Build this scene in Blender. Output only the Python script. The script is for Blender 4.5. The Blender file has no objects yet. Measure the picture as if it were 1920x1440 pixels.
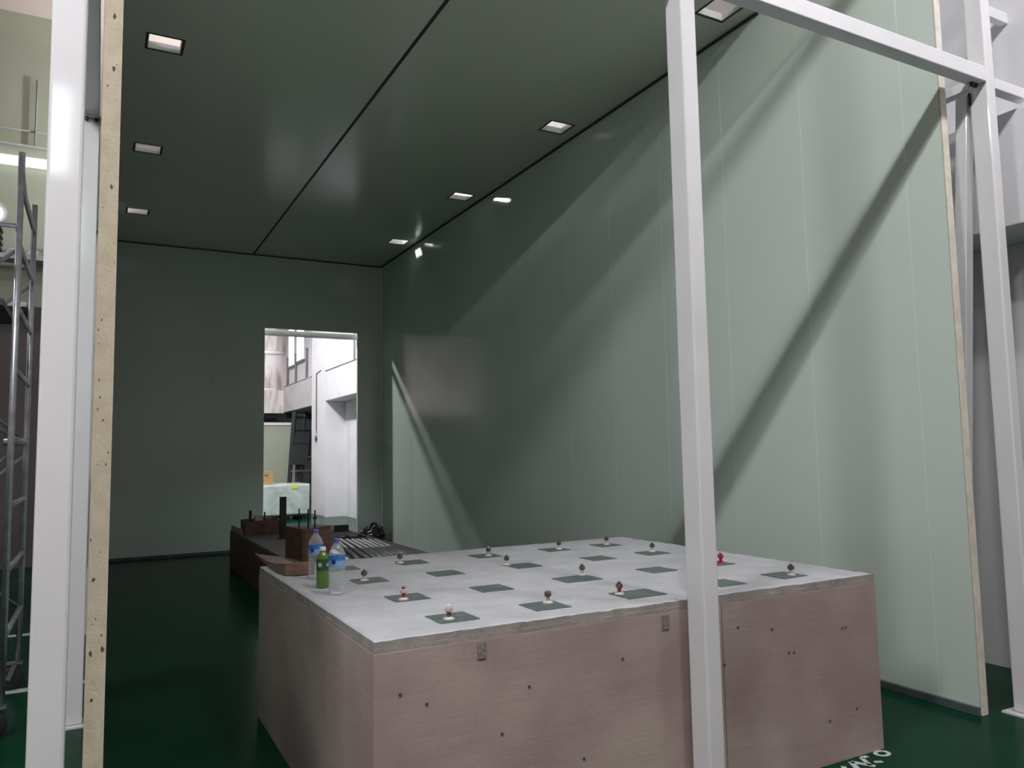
import bpy, bmesh, math, random
from mathutils import Vector, Matrix, noise
random.seed(7)
scene = bpy.context.scene
COL = scene.collection
PI = math.pi

# ------------------------------------------------------------------ camera
cam_d = bpy.data.cameras.new('camera'); cam = bpy.data.objects.new('camera', cam_d); COL.objects.link(cam)
R_ = ((0.8815180985, -0.4718067964, -0.0180052444),
      (-0.0253946627, -0.0854574482, 0.9960181402),
      (0.4714668101, 0.8775507800, 0.0873136617))          # rows: right, up, forward
cam.matrix_world = Matrix(((R_[0][0], R_[1][0], -R_[2][0], 0.0),
                           (R_[0][1], R_[1][1], -R_[2][1], 0.0),
                           (R_[0][2], R_[1][2], -R_[2][2], 1.8),
                           (0, 0, 0, 1)))
cam_d.sensor_width = 36.0; cam_d.sensor_fit = 'HORIZONTAL'
cam_d.lens = 1447.02 / 1920.0 * 36.0
cam_d.clip_start = 0.05; cam_d.clip_end = 200
scene.camera = cam

# ------------------------------------------------------------------ world, exposure
w = bpy.data.worlds.new('world'); scene.world = w; w.use_nodes = True
w.node_tree.nodes['Background'].inputs[0].default_value = (0.75, 0.85, 1.0, 1)
w.node_tree.nodes['Background'].inputs[1].default_value = 0.02
vs = scene.view_settings
vs.view_transform = 'Standard'; vs.look = 'None'; vs.gamma = 1.0; vs.use_curve_mapping = False
vs.exposure = 0.0

COOL = (0.98, 0.97, 1.0)
# lamps of the place and one added fill lamp; the builders at the end of the script make each fixture with its own light
# high bay lamps: (x, y, z, watts, label, optional warmer colour, used by the added fill lamp)
HALL_LAMPS = [(3.0, 0.0, 8.0, 430, 'high bay lamp hanging in front of the right half of the panel room'),
              (5.3, 0.2, 8.0, 330, 'high bay lamp hanging in front of the right wall end'),
              (0.35, 0.0, 8.0, 430, 'unseen fill lamp added in front of the left wall of the panel room', (1.0, 0.95, 0.91)),  # unseen lamp added to brighten the dark room interior
              (1.6, 19.5, 8.0, 1950, 'high bay lamp hanging in the hall just behind the panel room'),
              (1.6, 26.0, 8.0, 650, 'high bay lamp hanging near the far end of the hall'),
              (-6.5, 9.0, 8.0, 350, 'high bay lamp hanging over the left side of the hall')]
ROOF_LAMP = (3.05, 14.25, 7.25, 800)
TUBE_X = (-2.15, -3.45)      # fluorescent fittings in one row along x, in front of the left wall
TUBE_Y, TUBE_Z, TUBE_L = 1.0, 6.75, 600.0

# ------------------------------------------------------------------ materials
def lin(c):
    return tuple(((v / 255.0) / 12.92 if v / 255.0 <= 0.04045 else ((v / 255.0 + 0.055) / 1.055) ** 2.4) for v in c)
def mat(name, rgb, rough=0.5, metal=0.0, var=0.0, scale=6.0, rgb2=None, bump=0.0, bscale=60.0, stretch=(1, 1, 1), coat=0.0, spec=0.5,
        emit=None, emit_s=0.0, ramp=(0.35, 0.65), detail=4.0):
    m = bpy.data.materials.new(name); m.use_nodes = True
    nt = m.node_tree; b = nt.nodes['Principled BSDF']
    c = lin(rgb) if max(rgb) > 1.0 else rgb
    b.inputs['Base Color'].default_value = (*c, 1)
    b.inputs['Roughness'].default_value = rough; b.inputs['Metallic'].default_value = metal
    b.inputs['Coat Weight'].default_value = coat; b.inputs['Coat Roughness'].default_value = 0.1
    b.inputs['Specular IOR Level'].default_value = spec
    if emit:
        b.inputs['Emission Color'].default_value = (*emit, 1); b.inputs['Emission Strength'].default_value = emit_s
    if var > 0 or rgb2 is not None or bump > 0:
        tc = nt.nodes.new('ShaderNodeTexCoord'); mp = nt.nodes.new('ShaderNodeMapping')
        mp.inputs['Scale'].default_value = stretch
        nt.links.new(tc.outputs['Object'], mp.inputs[0])
    if var > 0 or rgb2 is not None:
        n = nt.nodes.new('ShaderNodeTexNoise'); n.inputs['Scale'].default_value = scale; n.inputs['Detail'].default_value = detail
        nt.links.new(mp.outputs[0], n.inputs['Vector'])
        r = nt.nodes.new('ShaderNodeValToRGB')
        r.color_ramp.elements[0].position = ramp[0]; r.color_ramp.elements[1].position = ramp[1]
        c2 = (lin(rgb2) if rgb2 and max(rgb2) > 1 else rgb2) or tuple(v * (1 - var) for v in c)
        r.color_ramp.elements[0].color = (*c2, 1); r.color_ramp.elements[1].color = (*c, 1)
        nt.links.new(n.outputs['Fac'], r.inputs[0]); nt.links.new(r.outputs[0], b.inputs['Base Color'])
    if bump > 0:
        n2 = nt.nodes.new('ShaderNodeTexNoise'); n2.inputs['Scale'].default_value = bscale; n2.inputs['Detail'].default_value = 5
        nt.links.new(mp.outputs[0], n2.inputs['Vector'])
        bp = nt.nodes.new('ShaderNodeBump'); bp.inputs['Strength'].default_value = bump; bp.inputs['Distance'].default_value = 0.01
        nt.links.new(n2.outputs['Fac'], bp.inputs['Height']); nt.links.new(bp.outputs[0], b.inputs['Normal'])
    return m
def clear_mat(name, rgb, fac=0.3, rough=0.05):
    m = bpy.data.materials.new(name); m.use_nodes = True; nt = m.node_tree
    b = nt.nodes['Principled BSDF']; b.inputs['Base Color'].default_value = (*lin(rgb), 1); b.inputs['Roughness'].default_value = rough
    b.inputs['Coat Weight'].default_value = 1.0; b.inputs['Coat Roughness'].default_value = 0.03
    t = nt.nodes.new('ShaderNodeBsdfTransparent'); t.inputs[0].default_value = (*[0.5 + 0.5 * v for v in lin(rgb)], 1)
    lw = nt.nodes.new('ShaderNodeLayerWeight'); lw.inputs[0].default_value = 0.25
    ma = nt.nodes.new('ShaderNodeMath'); ma.operation = 'MULTIPLY_ADD'; ma.inputs[1].default_value = 0.6; ma.inputs[2].default_value = fac; ma.use_clamp = True
    nt.links.new(lw.outputs['Facing'], ma.inputs[0])
    mx = nt.nodes.new('ShaderNodeMixShader')
    nt.links.new(ma.outputs[0], mx.inputs[0]); nt.links.new(t.outputs[0], mx.inputs[1]); nt.links.new(b.outputs[0], mx.inputs[2])
    nt.links.new(mx.outputs[0], nt.nodes['Material Output'].inputs[0])
    return m

M = {}
M['panel'] = mat('panel_sheet', (0.615, 0.71, 0.65), rough=0.16, spec=0.5, bump=0.05, bscale=3.0)
M['ceil'] = mat('ceiling_sheet', (0.67, 0.695, 0.605), rough=0.19, spec=0.5, bump=0.02, bscale=2.0)
M['core'] = mat('panel_core', (0.78, 0.80, 0.74), rough=0.7)
M['edge'] = mat('panel_foam_edge', (0.80, 0.72, 0.56), rough=0.85, rgb2=(0.70, 0.62, 0.46), scale=14, bump=0.2, bscale=70)
M['edge2'] = mat('panel_pale_edge', (0.74, 0.70, 0.60), rough=0.8, rgb2=(0.62, 0.58, 0.49), scale=12, bump=0.2, bscale=70)
M['dirt'] = mat('edge_scuff', (0.16, 0.13, 0.09), rough=0.9, var=0.4, scale=60)
M['seal'] = mat('dark_sealant', (0.05, 0.055, 0.05), rough=0.6, var=0.3)
M['floor'] = mat('green_epoxy_floor', (0.003, 0.034, 0.016), rough=0.22, rgb2=(0.005, 0.042, 0.022), scale=1.6, bump=0.04, bscale=25, spec=0.04)
M['white'] = mat('white_gloss_paint', (0.74, 0.735, 0.76), rough=0.07, var=0.04, scale=3, spec=0.5)
M['bolt'] = mat('black_bolt', (0.012, 0.012, 0.013), rough=0.5, var=0.3, scale=40)
M['hallwall'] = mat('hall_white_plaster', (0.74, 0.74, 0.77), rough=0.75, var=0.08, scale=1.5, bump=0.1, bscale=12)
M['halldark'] = mat('hall_grey_plaster', (0.32, 0.31, 0.31), rough=0.8, var=0.25, scale=1.2)
M['hallwarm'] = mat('hall_cream_plaster', (0.80, 0.62, 0.56), rough=0.8, var=0.08, scale=1.0)
M['halldim'] = mat('hall_light_grey_plaster', (0.55, 0.54, 0.54), rough=0.8, var=0.15, scale=1.5)
M['hallbrown'] = mat('hall_dark_brown_wall', (0.13, 0.12, 0.115), rough=0.7, var=0.3, scale=0.9)
M['hallgreen'] = mat('hall_sage_wall', (0.42, 0.46, 0.36), rough=0.7, var=0.12, scale=0.8)
M['pink'] = mat('stained_pinkish_plaster', (0.74, 0.68, 0.68), rough=0.8, rgb2=(0.42, 0.34, 0.30), scale=1.6, stretch=(3, 3, 0.6), ramp=(0.30, 0.52))
M['hallceil'] = mat('hall_ceiling_paint', (0.56, 0.47, 0.44), rough=0.9, var=0.15, scale=0.6)
M['concrete'] = mat('grey_concrete', (0.37, 0.33, 0.315), rough=0.9, var=0.25, scale=7, bump=0.35, bscale=60)
M['plaster_top'] = mat('white_grout_top', (0.50, 0.505, 0.535), rough=0.85, rgb2=(0.43, 0.435, 0.455), scale=5, bump=0.3, bscale=90)
M['rearconc'] = mat('rear_base_concrete', (0.26, 0.25, 0.255), rough=0.85, rgb2=(0.17, 0.165, 0.17), scale=3.5, bump=0.3, bscale=40)
M['wood'] = mat('red_brown_formwork', (0.155, 0.075, 0.058), rough=0.6, rgb2=(0.085, 0.042, 0.034), scale=5, stretch=(1, 1, 6), bump=0.15, bscale=30)
M['wood2'] = mat('brown_bent_board', (0.26, 0.15, 0.115), rough=0.5, rgb2=(0.18, 0.095, 0.075), scale=5, stretch=(1, 1, 8))
M['palewood'] = mat('pale_timber', (0.50, 0.43, 0.34), rough=0.7, var=0.3, scale=12)
M['anchor'] = mat('dark_green_grey_plate', (0.12, 0.15, 0.145), rough=0.5, rgb2=(0.21, 0.24, 0.23), scale=9, ramp=(0.3, 0.45))
M['steel'] = mat('bright_steel', (0.66, 0.67, 0.70), rough=0.25, metal=0.75, var=0.15, scale=9)
M['galv'] = mat('galvanised_tube', (0.44, 0.45, 0.50), rough=0.32, metal=0.85, var=0.25, scale=14)
M['nut'] = mat('dark_nut_steel', (0.16, 0.135, 0.13), rough=0.45, metal=0.6, var=0.3, scale=60)
M['tape'] = mat('pinkish_tape', (0.58, 0.42, 0.41), rough=0.6, var=0.2, scale=60)
M['red'] = mat('red_cap', (0.42, 0.012, 0.03), rough=0.45, var=0.3, scale=60)
M['grout'] = mat('pale_grout_blob', (0.62, 0.60, 0.57), rough=0.9, var=0.15, scale=50)
M['clip'] = mat('dull_tie_clip', (0.17, 0.14, 0.135), rough=0.7, rgb2=(0.30, 0.25, 0.24), scale=60)
M['darksteel'] = mat('dark_steel', (0.028, 0.036, 0.036), rough=0.5, metal=0.3, var=0.3, scale=18)
M['rust'] = mat('rusty_rod', (0.06, 0.045, 0.04), rough=0.6, metal=0.5, var=0.3, scale=40)
M['bag'] = mat('black_bag_film', (0.018, 0.017, 0.021), rough=0.3, var=0.3, scale=14, coat=0.4)
M['film'] = mat('stretch_film', (0.60, 0.68, 0.66), rough=0.16, rgb2=(0.42, 0.52, 0.49), scale=3.2, bump=0.5, bscale=7, coat=0.7)
M['filmtop'] = mat('stretch_film_top', (0.72, 0.74, 0.74), rough=0.25, var=0.15, scale=4, coat=0.4)
M['card'] = mat('cardboard', (0.50, 0.33, 0.14), rough=0.8, var=0.12, scale=9)
M['sticker'] = mat('yellow_sticker', (0.75, 0.78, 0.02), rough=0.5, var=0.08, scale=30)
M['pet'] = clear_mat('clear_bottle', (226, 232, 236), 0.16)
M['tea'] = clear_mat('green_tea_bottle', (96, 140, 40), 0.62, 0.15)
M['teal'] = mat('tea_label', (0.012, 0.06, 0.03), rough=0.4, rgb2=(0.02, 0.10, 0.045), scale=30)
M['tealw'] = mat('tea_label_print', (0.40, 0.50, 0.40), rough=0.5, var=0.2, scale=50)
M['bcap'] = mat('violet_blue_cap', (0.09, 0.075, 0.52), rough=0.4, var=0.2, scale=80)
M['wcap'] = mat('white_cap', (0.78, 0.78, 0.74), rough=0.4, var=0.1, scale=80)
M['lblue'] = mat('label_blue', (0.03, 0.16, 0.52), rough=0.4, var=0.2, scale=40)
M['lpale'] = mat('label_pale_blue', (0.22, 0.36, 0.62), rough=0.4, var=0.2, scale=40)
M['lnavy'] = mat('label_navy_emblem', (0.012, 0.03, 0.22), rough=0.4, var=0.2, scale=40)
M['paint'] = mat('white_floor_paint', (0.55, 0.58, 0.57), rough=0.7, rgb2=(0.30, 0.38, 0.35), scale=22)
M['rubber'] = mat('black_rubber', (0.016, 0.016, 0.017), rough=0.7, var=0.3, scale=30)
M['base'] = mat('grey_base_channel', (0.085, 0.115, 0.115), rough=0.5, var=0.2, scale=6)
M['wrapwhite'] = mat('white_sack', (0.74, 0.76, 0.80), rough=0.5, var=0.15, scale=12)
M['lampoff'] = mat('lamp_shade_metal', (0.55, 0.56, 0.58), rough=0.3, metal=0.8, var=0.1)
M['lampon'] = mat('lamp_glow', (0.9, 0.9, 0.9), emit=COOL, emit_s=12.0)
M['daylight'] = mat('daylit_glass', (0.9, 0.92, 0.95), rough=0.1, emit=(0.93, 0.97, 1.0), emit_s=13.0)
M['daylight2'] = mat('daylit_glass_bright', (0.9, 0.92, 0.95), rough=0.1, emit=(0.93, 0.97, 1.0), emit_s=7.0)
M['striplit'] = mat('strip_light_diffuser', (0.85, 0.85, 0.88), rough=0.4, emit=(0.95, 0.96, 1.0), emit_s=1.1)
M['sleeve'] = mat('white_opening_sleeve', (0.78, 0.79, 0.74), rough=0.6, var=0.08, scale=20)

# plywood: warm grey-pink sheet with faint grain and blotches
def ply_mat():
    m = mat('pinkish_plywood', (0.46, 0.375, 0.35), rough=0.7, rgb2=(0.35, 0.265, 0.26), scale=1.7, ramp=(0.34, 0.62), bump=0.15, bscale=50)
    nt = m.node_tree; b = nt.nodes['Principled BSDF']
    src = b.inputs['Base Color'].links[0].from_socket
    tc = [n for n in nt.nodes if n.type == 'TEX_COORD'][0]
    mp = nt.nodes.new('ShaderNodeMapping'); mp.inputs['Scale'].default_value = (2.0, 2.0, 55.0)
    nt.links.new(tc.outputs['Object'], mp.inputs[0])
    n = nt.nodes.new('ShaderNodeTexNoise'); n.inputs['Scale'].default_value = 1.6; n.inputs['Detail'].default_value = 6
    nt.links.new(mp.outputs[0], n.inputs[0])
    mx = nt.nodes.new('ShaderNodeMix'); mx.data_type = 'RGBA'; mx.blend_type = 'MULTIPLY'
    r = nt.nodes.new('ShaderNodeValToRGB'); r.color_ramp.elements[0].color = (0.8, 0.79, 0.78, 1); r.color_ramp.elements[1].color = (1.08, 1.07, 1.05, 1)
    nt.links.new(n.outputs['Fac'], r.inputs[0])
    mx.inputs[0].default_value = 1.0
    nt.links.new(src, mx.inputs[6]); nt.links.new(r.outputs[0], mx.inputs[7]); nt.links.new(mx.outputs[2], b.inputs['Base Color'])
    return m
M['ply'] = ply_mat()

# ------------------------------------------------------------------ mesh helpers
def box(bm, x0, x1, y0, y1, z0, z1, mi=0):
    v = [bm.verts.new(p) for p in ((x0, y0, z0), (x1, y0, z0), (x1, y1, z0), (x0, y1, z0), (x0, y0, z1), (x1, y0, z1), (x1, y1, z1), (x0, y1, z1))]
    for f in ((3, 2, 1, 0), (4, 5, 6, 7), (0, 1, 5, 4), (1, 2, 6, 5), (2, 3, 7, 6), (3, 0, 4, 7)):
        fc = bm.faces.new([v[i] for i in f]); fc.material_index = mi
def prism(bm, p0, p1, w, h, mi=0):
    """rectangular bar between two points"""
    p0 = Vector(p0); p1 = Vector(p1); d = (p1 - p0).normalized()
    s = d.cross(Vector((0, 0, 1)));
    if s.length < 0.05: s = Vector((1, 0, 0))
    s.normalize(); u = s.cross(d).normalized()
    q = []
    for p in (p0, p1):
        for a, b in ((-1, -1), (1, -1), (1, 1), (-1, 1)):
            q.append(bm.verts.new(p + s * a * w / 2 + u * b * h / 2))
    for f in ((3, 2, 1, 0), (4, 5, 6, 7), (0, 1, 5, 4), (1, 2, 6, 5), (2, 3, 7, 6), (3, 0, 4, 7)):
        bm.faces.new([q[i] for i in f]).material_index = mi
def tube(bm, pts, r, n=10, mi=0, cap=True):
    pts = [Vector(p) for p in pts]; rings = []
    for i, p in enumerate(pts):
        d = (pts[min(i + 1, len(pts) - 1)] - pts[max(i - 1, 0)]).normalized()
        a = Vector((0, 0, 1)) if abs(d.z) < 0.9 else Vector((1, 0, 0))
        s = d.cross(a).normalized(); u = s.cross(d)
        rings.append([bm.verts.new(p + (s * math.cos(2 * PI * k / n) + u * math.sin(2 * PI * k / n)) * r) for k in range(n)])
    for a, b in zip(rings, rings[1:]):
        for k in range(n):
            f = bm.faces.new((a[k], a[(k + 1) % n], b[(k + 1) % n], b[k])); f.material_index = mi; f.smooth = True
    if cap:
        bm.faces.new(rings[0][::-1]).material_index = mi; bm.faces.new(rings[-1]).material_index = mi
def lathe(bm, prof, n=20, c=(0, 0, 0), mi=0, smooth=True):
    rings = []
    for r, z in prof:
        rings.append([bm.verts.new((c[0] + r * math.cos(2 * PI * k / n), c[1] + r * math.sin(2 * PI * k / n), c[2] + z)) for k in range(n)])
    for a, b in zip(rings, rings[1:]):
        for k in range(n):
            f = bm.faces.new((a[k], a[(k + 1) % n], b[(k + 1) % n], b[k])); f.material_index = mi; f.smooth = smooth
    if prof[0][0] > 0: bm.faces.new(rings[0][::-1]).material_index = mi
    if prof[-1][0] > 0: bm.faces.new(rings[-1]).material_index = mi
def obj(name, bm, m, parent=None, bevel=0.0, loc=(0, 0, 0), rot=(0, 0, 0), segs=2):
    bmesh.ops.recalc_face_normals(bm, faces=bm.faces)
    me = bpy.data.meshes.new(name); bm.to_mesh(me); bm.free()
    for x in (m if isinstance(m, (list, tuple)) else [m]):
        me.materials.append(M[x] if isinstance(x, str) else x)
    o = bpy.data.objects.new(name, me); COL.objects.link(o)
    o.location = loc; o.rotation_euler = rot
    if parent: o.parent = parent
    if bevel > 0:
        md = o.modifiers.new('bevel', 'BEVEL'); md.width = bevel; md.segments = segs; md.limit_method = 'ANGLE'
    return o
def B(*a):
    bm = bmesh.new(); box(bm, *a); return bm
def boxo(name, dims, m, parent=None, bevel=0.0):
    return obj(name, B(*dims), m, parent, bevel)
def tag(o, label, cat, group=None, kind=None):
    o['label'] = label; o['category'] = cat
    if group: o['group'] = group
    if kind: o['kind'] = kind
    return o
def struct(o, label=None):
    o['kind'] = 'structure'
    if label: o['label'] = label
    return o
def empty(name, loc=(0, 0, 0)):
    o = bpy.data.objects.new(name, None); COL.objects.link(o); o.location = loc; o.empty_display_size = 0.1
    return o
def lab(o, label):
    o['label'] = label; return o

XL, XR, YN, YB, ZC, TH = 0.046, 5.21, 3.21, 15.46, 5.75, 0.065
YC = 4.82                     # front edge of the ceiling

# ------------------------------------------------------------------ setting: hall shell
f = struct(boxo('floor', (-10, 9, -9.2, 36, -0.2, 0), 'floor'), 'glossy dark green painted floor')
hr = struct(boxo('wall_hall_right', (6.49, 6.7, -9.2, 22.6, 0, 4.25), 'hallwall'), 'white lower wall of the hall behind the right steel post')
hu = struct(boxo('wall_hall_upper', (6.49, 6.7, -9.2, 31.2, 4.25, 9.7), 'hallwall'), 'white upper wall of the hall above the concrete ledge')
lg = struct(boxo('trim_5', (5.89, 6.49, -9.2, 22.6, 3.39, 4.25), 'hallwall', None, 0.01), 'white concrete ledge beam along the hall wall')
lg2 = struct(boxo('trim_6', (5.89, 7.6, 24.25, 28.45, 3.35, 4.25), 'halldim', None, 0.01), 'greyer ledge beam beyond the white pier')
pc = struct(boxo('wall_hall_pier', (5.89, 6.49, 22.6, 24.25, 0, 9.7), 'hallwall'), 'white pier seen through the doorway')
bk = struct(boxo('wall_hall_recess', (7.6, 7.8, 24.25, 36, 0, 4.25), 'halldark'), 'dark recess wall beyond the white pier')
e2 = struct(boxo('wall_hall_end_upper', (-10, 6.49, 31.0, 31.2, 4.0, 9.7), 'pink'), 'pinkish upper end wall seen through the doorway')
e3 = struct(boxo('trim_end_ledge', (-10, 5.9, 28.45, 31.0, 3.33, 4.15), 'pink'), 'stained pinkish ledge across the hall end')
e4 = struct(boxo('wall_hall_end_lower', (-10, 9, 33.6, 33.8, 0, 3.4), 'halldark'), 'dark lower end wall under the ledge')
hb = struct(boxo('wall_hall_behind', (-10, 6.7, -9.2, -9.0, 0, 9.7), 'hallwarm'))
hl = struct(boxo('wall_hall_left', (-10.2, -10, -9.2, 36, 0, 9.7), 'hallwarm'))
hc = struct(boxo('ceiling_hall', (-10.2, 9, -9.2, 36, 9.7, 9.9), 'hallceil'))

# hall windows in the upper right wall (seen through the doorway) and narrow ones behind the viewer
def window(name, axis, plane, a0, a1, z0, z1, glass, label):
    t = empty(name, (plane, (a0 + a1) / 2, z0) if axis == 'x' else ((a0 + a1) / 2, plane, z0))
    struct(t, label)
    mid = (a0 + a1) / 2; s = 0.04
    def part(nm, u0, u1, w0, w1, d0, d1, m):
        bm = bmesh.new()
        if axis == 'x': box(bm, -d1, -d0, u0 - mid, u1 - mid, w0 - z0, w1 - z0)
        else: box(bm, u0 - mid, u1 - mid, d0, d1, w0 - z0, w1 - z0)
        return obj(nm, bm, m, t)
    part('window_frame', a0, a0 + s, z0, z1, 0.002, 0.06, 'white'); part('window_frame', a1 - s, a1, z0, z1, 0.002, 0.06, 'white')
    part('window_frame', a0 + s, a1 - s, z1 - s, z1, 0.002, 0.06, 'white')
    part('window_sill', a0 - 0.05, a1 + 0.05, z0 - 0.06, z0 - 0.001, 0.002, 0.12, 'halldark')
    part('pane', a0 + s, a1 - s, z0, z1 - s, 0.01, 0.02, glass)
    return t
window('window_1', 'x', 6.49, 27.65, 28.85, 5.25, 7.4, 'daylight2', 'bright daylit window high in the far wall, nearer the white pier')
window('window_2', 'x', 6.49, 29.2, 30.2, 5.2, 7.4, 'daylight2', 'bright daylit window high in the far wall, next to the pinkish end wall')
for i, xx in enumerate((-0.74, -3.0, -5.3)):
    window('window_%d' % (3 + i), 'y', -9.0, xx - 0.22, xx + 0.22, 6.65, 8.25, 'daylight', None)

# left side of the hall, seen past the left posts
lw = struct(boxo('wall_hall_rear_left', (-10, -0.4, 15.55, 15.75, 4.45, 9.7), 'hallgreen'), 'sage green rear wall of the hall above the mezzanine')
lw2 = struct(boxo('wall_hall_rear_lower', (-10, -0.3, 15.56, 15.75, 0, 4.45), 'hallbrown'), 'dark rear wall of the hall below the mezzanine')

# ------------------------------------------------------------------ the panel room
def panel_wall(name, label, axis, plane, t, a_list, z0, z1, hole=None):
    """core slab plus separate sandwich panels; axis 'x': wall plane X=plane.., panels run along Y"""
    g = 0.0022
    lo, hi = a_list[0], a_list[-1]
    bm = bmesh.new()
    def bx_(bm, a0, a1, zz0, zz1, d0, d1):
        if axis == 'x': box(bm, plane + d0, plane + d1, a0, a1, zz0, zz1)
        else: box(bm, a0, a1, plane + d0, plane + d1, zz0, zz1)
    segs = [(lo + 0.01, hi - 0.01, z0, z1 - 0.004)] if not hole else [(lo + 0.01, hole[0] - 0.01, z0, z1 - 0.004), (hole[1] + 0.01, hi - 0.01, z0, z1 - 0.004), (hole[0] - 0.01, hole[1] + 0.01, hole[2] + 0.01, z1 - 0.004)]
    for a0, a1, b0, b1 in segs: bx_(bm, a0, a1, b0, b1, 0.0013, t - 0.0013)
    root = struct(obj(name, bm, 'core'), label)
    for a0, a1 in zip(a_list, a_list[1:]):
        bm = bmesh.new()
        zz = z0
        if hole and a0 >= hole[0] - 0.001 and a1 <= hole[1] + 0.001: zz = hole[2]
        bx_(bm, a0 + g, a1 - g, zz, z1, 0, t)
        obj('wall_panel', bm, 'panel', root, 0.0006, segs=1)
    return root
ys = [YN, 3.494] ; 
while ys[-1] + 0.932 < YB - 0.3: ys.append(ys[-1] + 0.932)
ys.append(YB)
wr = panel_wall('wall_right', 'pale grey-green sandwich panel wall on the right with vertical joints', 'x', XR, TH, ys, 0.0, ZC + 0.1)
wl = panel_wall('wall_left', 'dark left sandwich panel wall seen edge-on', 'x', XL - TH, TH, ys, 0.0, ZC + 0.1)
wb = panel_wall('wall_back', 'dark rear panel wall with a tall doorway', 'y', YB, TH, [XL - TH, 0.95, 1.90, 2.836, 3.763, 4.69, XR + TH], 0.0, ZC + 0.1, hole=(2.836, 4.69, 4.305))
# raw foam edge of the near wall ends
el = boxo('panel_edge', (XL - TH, XL - 0.0005, YN - 0.012, YN - 0.0005, 0.0, ZC + 0.1), 'edge', wl, 0.002); lab(el, 'cream foam end of the left wall panel')
er = boxo('panel_edge', (XR + 0.0005, XR + TH - 0.0005, YN - 0.012, YN - 0.0005, 0.0, ZC + 0.1), 'edge2', wr, 0.002); lab(er, 'pale foam end of the right wall panel')
for i in range(42):
    z = random.uniform(0.8, 5.2); x = XL - TH + random.uniform(0.006, TH - 0.008); s = random.choice((0.002, 0.003, 0.003, 0.006))
    bm = bmesh.new(); n = 7
    vs_ = [bm.verts.new((x + s * random.uniform(.5, 1.2) * math.cos(2 * PI * k / n), YN - 0.0125, z + s * random.uniform(0.8, 2.6) * math.sin(2 * PI * k / n))) for k in range(n)]
    bm.faces.new(vs_)
    obj('edge_chip', bm, 'dirt', el)

# ceiling: two long panels with eight square openings
HOLES_L = (0.325, 0.62); HOLES_R = (4.715, 5.015)
HOLE_Y = [(4.83, 5.085), (7.64, 7.92), (10.48, 10.76), (13.31, 13.60)]
ce = struct(empty('ceiling', (2.6, 9, ZC)), 'dark glossy panel ceiling with square openings')
def ceil_panel(x0, x1, hx):
    bm = bmesh.new()
    xs = [x0, hx[0], hx[1], x1]; yy = [YC] + [v for p in HOLE_Y for v in p] + [YB]
    for i in range(3):
        for j in range(len(yy) - 1):
            if i == 1 and j % 2 == 1: continue
            box(bm, xs[i], xs[i + 1], yy[j], yy[j + 1], ZC, ZC + TH)
    bmesh.ops.remove_doubles(bm, verts=bm.verts, dist=0.0005)
    # drop interior faces shared by two cells
    seen = {}
    for fc in bm.faces:
        k = tuple(sorted(v.index for v in fc.verts)); seen.setdefault(k, []).append(fc)
    o = obj('ceiling_panel', bm, 'ceil', None)
    o.location = (0, 0, 0); o.parent = ce; o.matrix_parent_inverse = Matrix.Translation((-2.6, -9, -ZC))
    return o
ceil_panel(XL + 0.004, 2.592, HOLES_L); ceil_panel(2.612, XR - 0.004, HOLES_R)
def under(o, p):
    o.parent = p; o.matrix_parent_inverse = p.matrix_basis.inverted() if p.type == 'EMPTY' else Matrix()
    return o
under(boxo('joint_strip', (2.585, 2.619, YC, YB, ZC - 0.004, ZC + 0.05), 'seal'), ce)
struct(boxo('trim_1', (XR - 0.022, XR, YC, YB, ZC - 0.022, ZC - 0.0005), 'seal'), 'dark sealant line between ceiling and right wall')
struct(boxo('trim_2', (XL, XL + 0.022, YC, YB, ZC - 0.022, ZC - 0.0005), 'seal'))
struct(boxo('trim_3', (XL, XR, YB - 0.02, YB, ZC - 0.02, ZC - 0.0005), 'seal'), 'dark sealant line between ceiling and rear wall')
struct(boxo('trim_4', (XR - 0.035, XR, YB - 0.035, YB, 0.0, ZC - 0.03), 'core'), 'pale vertical corner angle between rear and right walls')
for hx in (HOLES_L, HOLES_R):
    for (y0, y1) in HOLE_Y:
        bm = bmesh.new(); t = 0.006; zt = ZC + 0.07
        box(bm, hx[0], hx[0] + t, y0, y1, ZC + 0.002, zt); box(bm, hx[1] - t, hx[1], y0, y1, ZC + 0.002, zt)
        box(bm, hx[0] + t, hx[1] - t, y0, y0 + t, ZC + 0.002, zt); box(bm, hx[0] + t, hx[1] - t, y1 - t, y1, ZC + 0.002, zt)
        s = under(obj('opening_sleeve', bm, 'sleeve'), ce)
        bm = bmesh.new(); t = 0.022
        yo = max(y0 - t, YC)
        box(bm, hx[0] - t, hx[0], yo, y1 + t, ZC - 0.003, ZC - 0.0005); box(bm, hx[1], hx[1] + t, yo, y1 + t, ZC - 0.003, ZC - 0.0005)
        box(bm, hx[0], hx[1], yo, y0, ZC - 0.003, ZC - 0.0005); box(bm, hx[0], hx[1], y1, y1 + t, ZC - 0.003, ZC - 0.0005)
        under(obj('opening_rim', bm, 'seal'), ce)
# base channels
struct(boxo('baseboard_right', (XR - 0.03, XR - 0.0005, YN, YB, 0.0, 0.055), 'base', None, 0.003), 'dark grey base channel under the right wall')
struct(boxo('baseboard_back', (XL, 2.836, YB - 0.03, YB - 0.0005, 0.0, 0.055), 'base', None, 0.003), 'dark grey base channel under the rear wall')
struct(boxo('baseboard_left', (XL, XL + 0.03, YN, YB - 0.03, 0.0, 0.055), 'base', None, 0.003))

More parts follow.
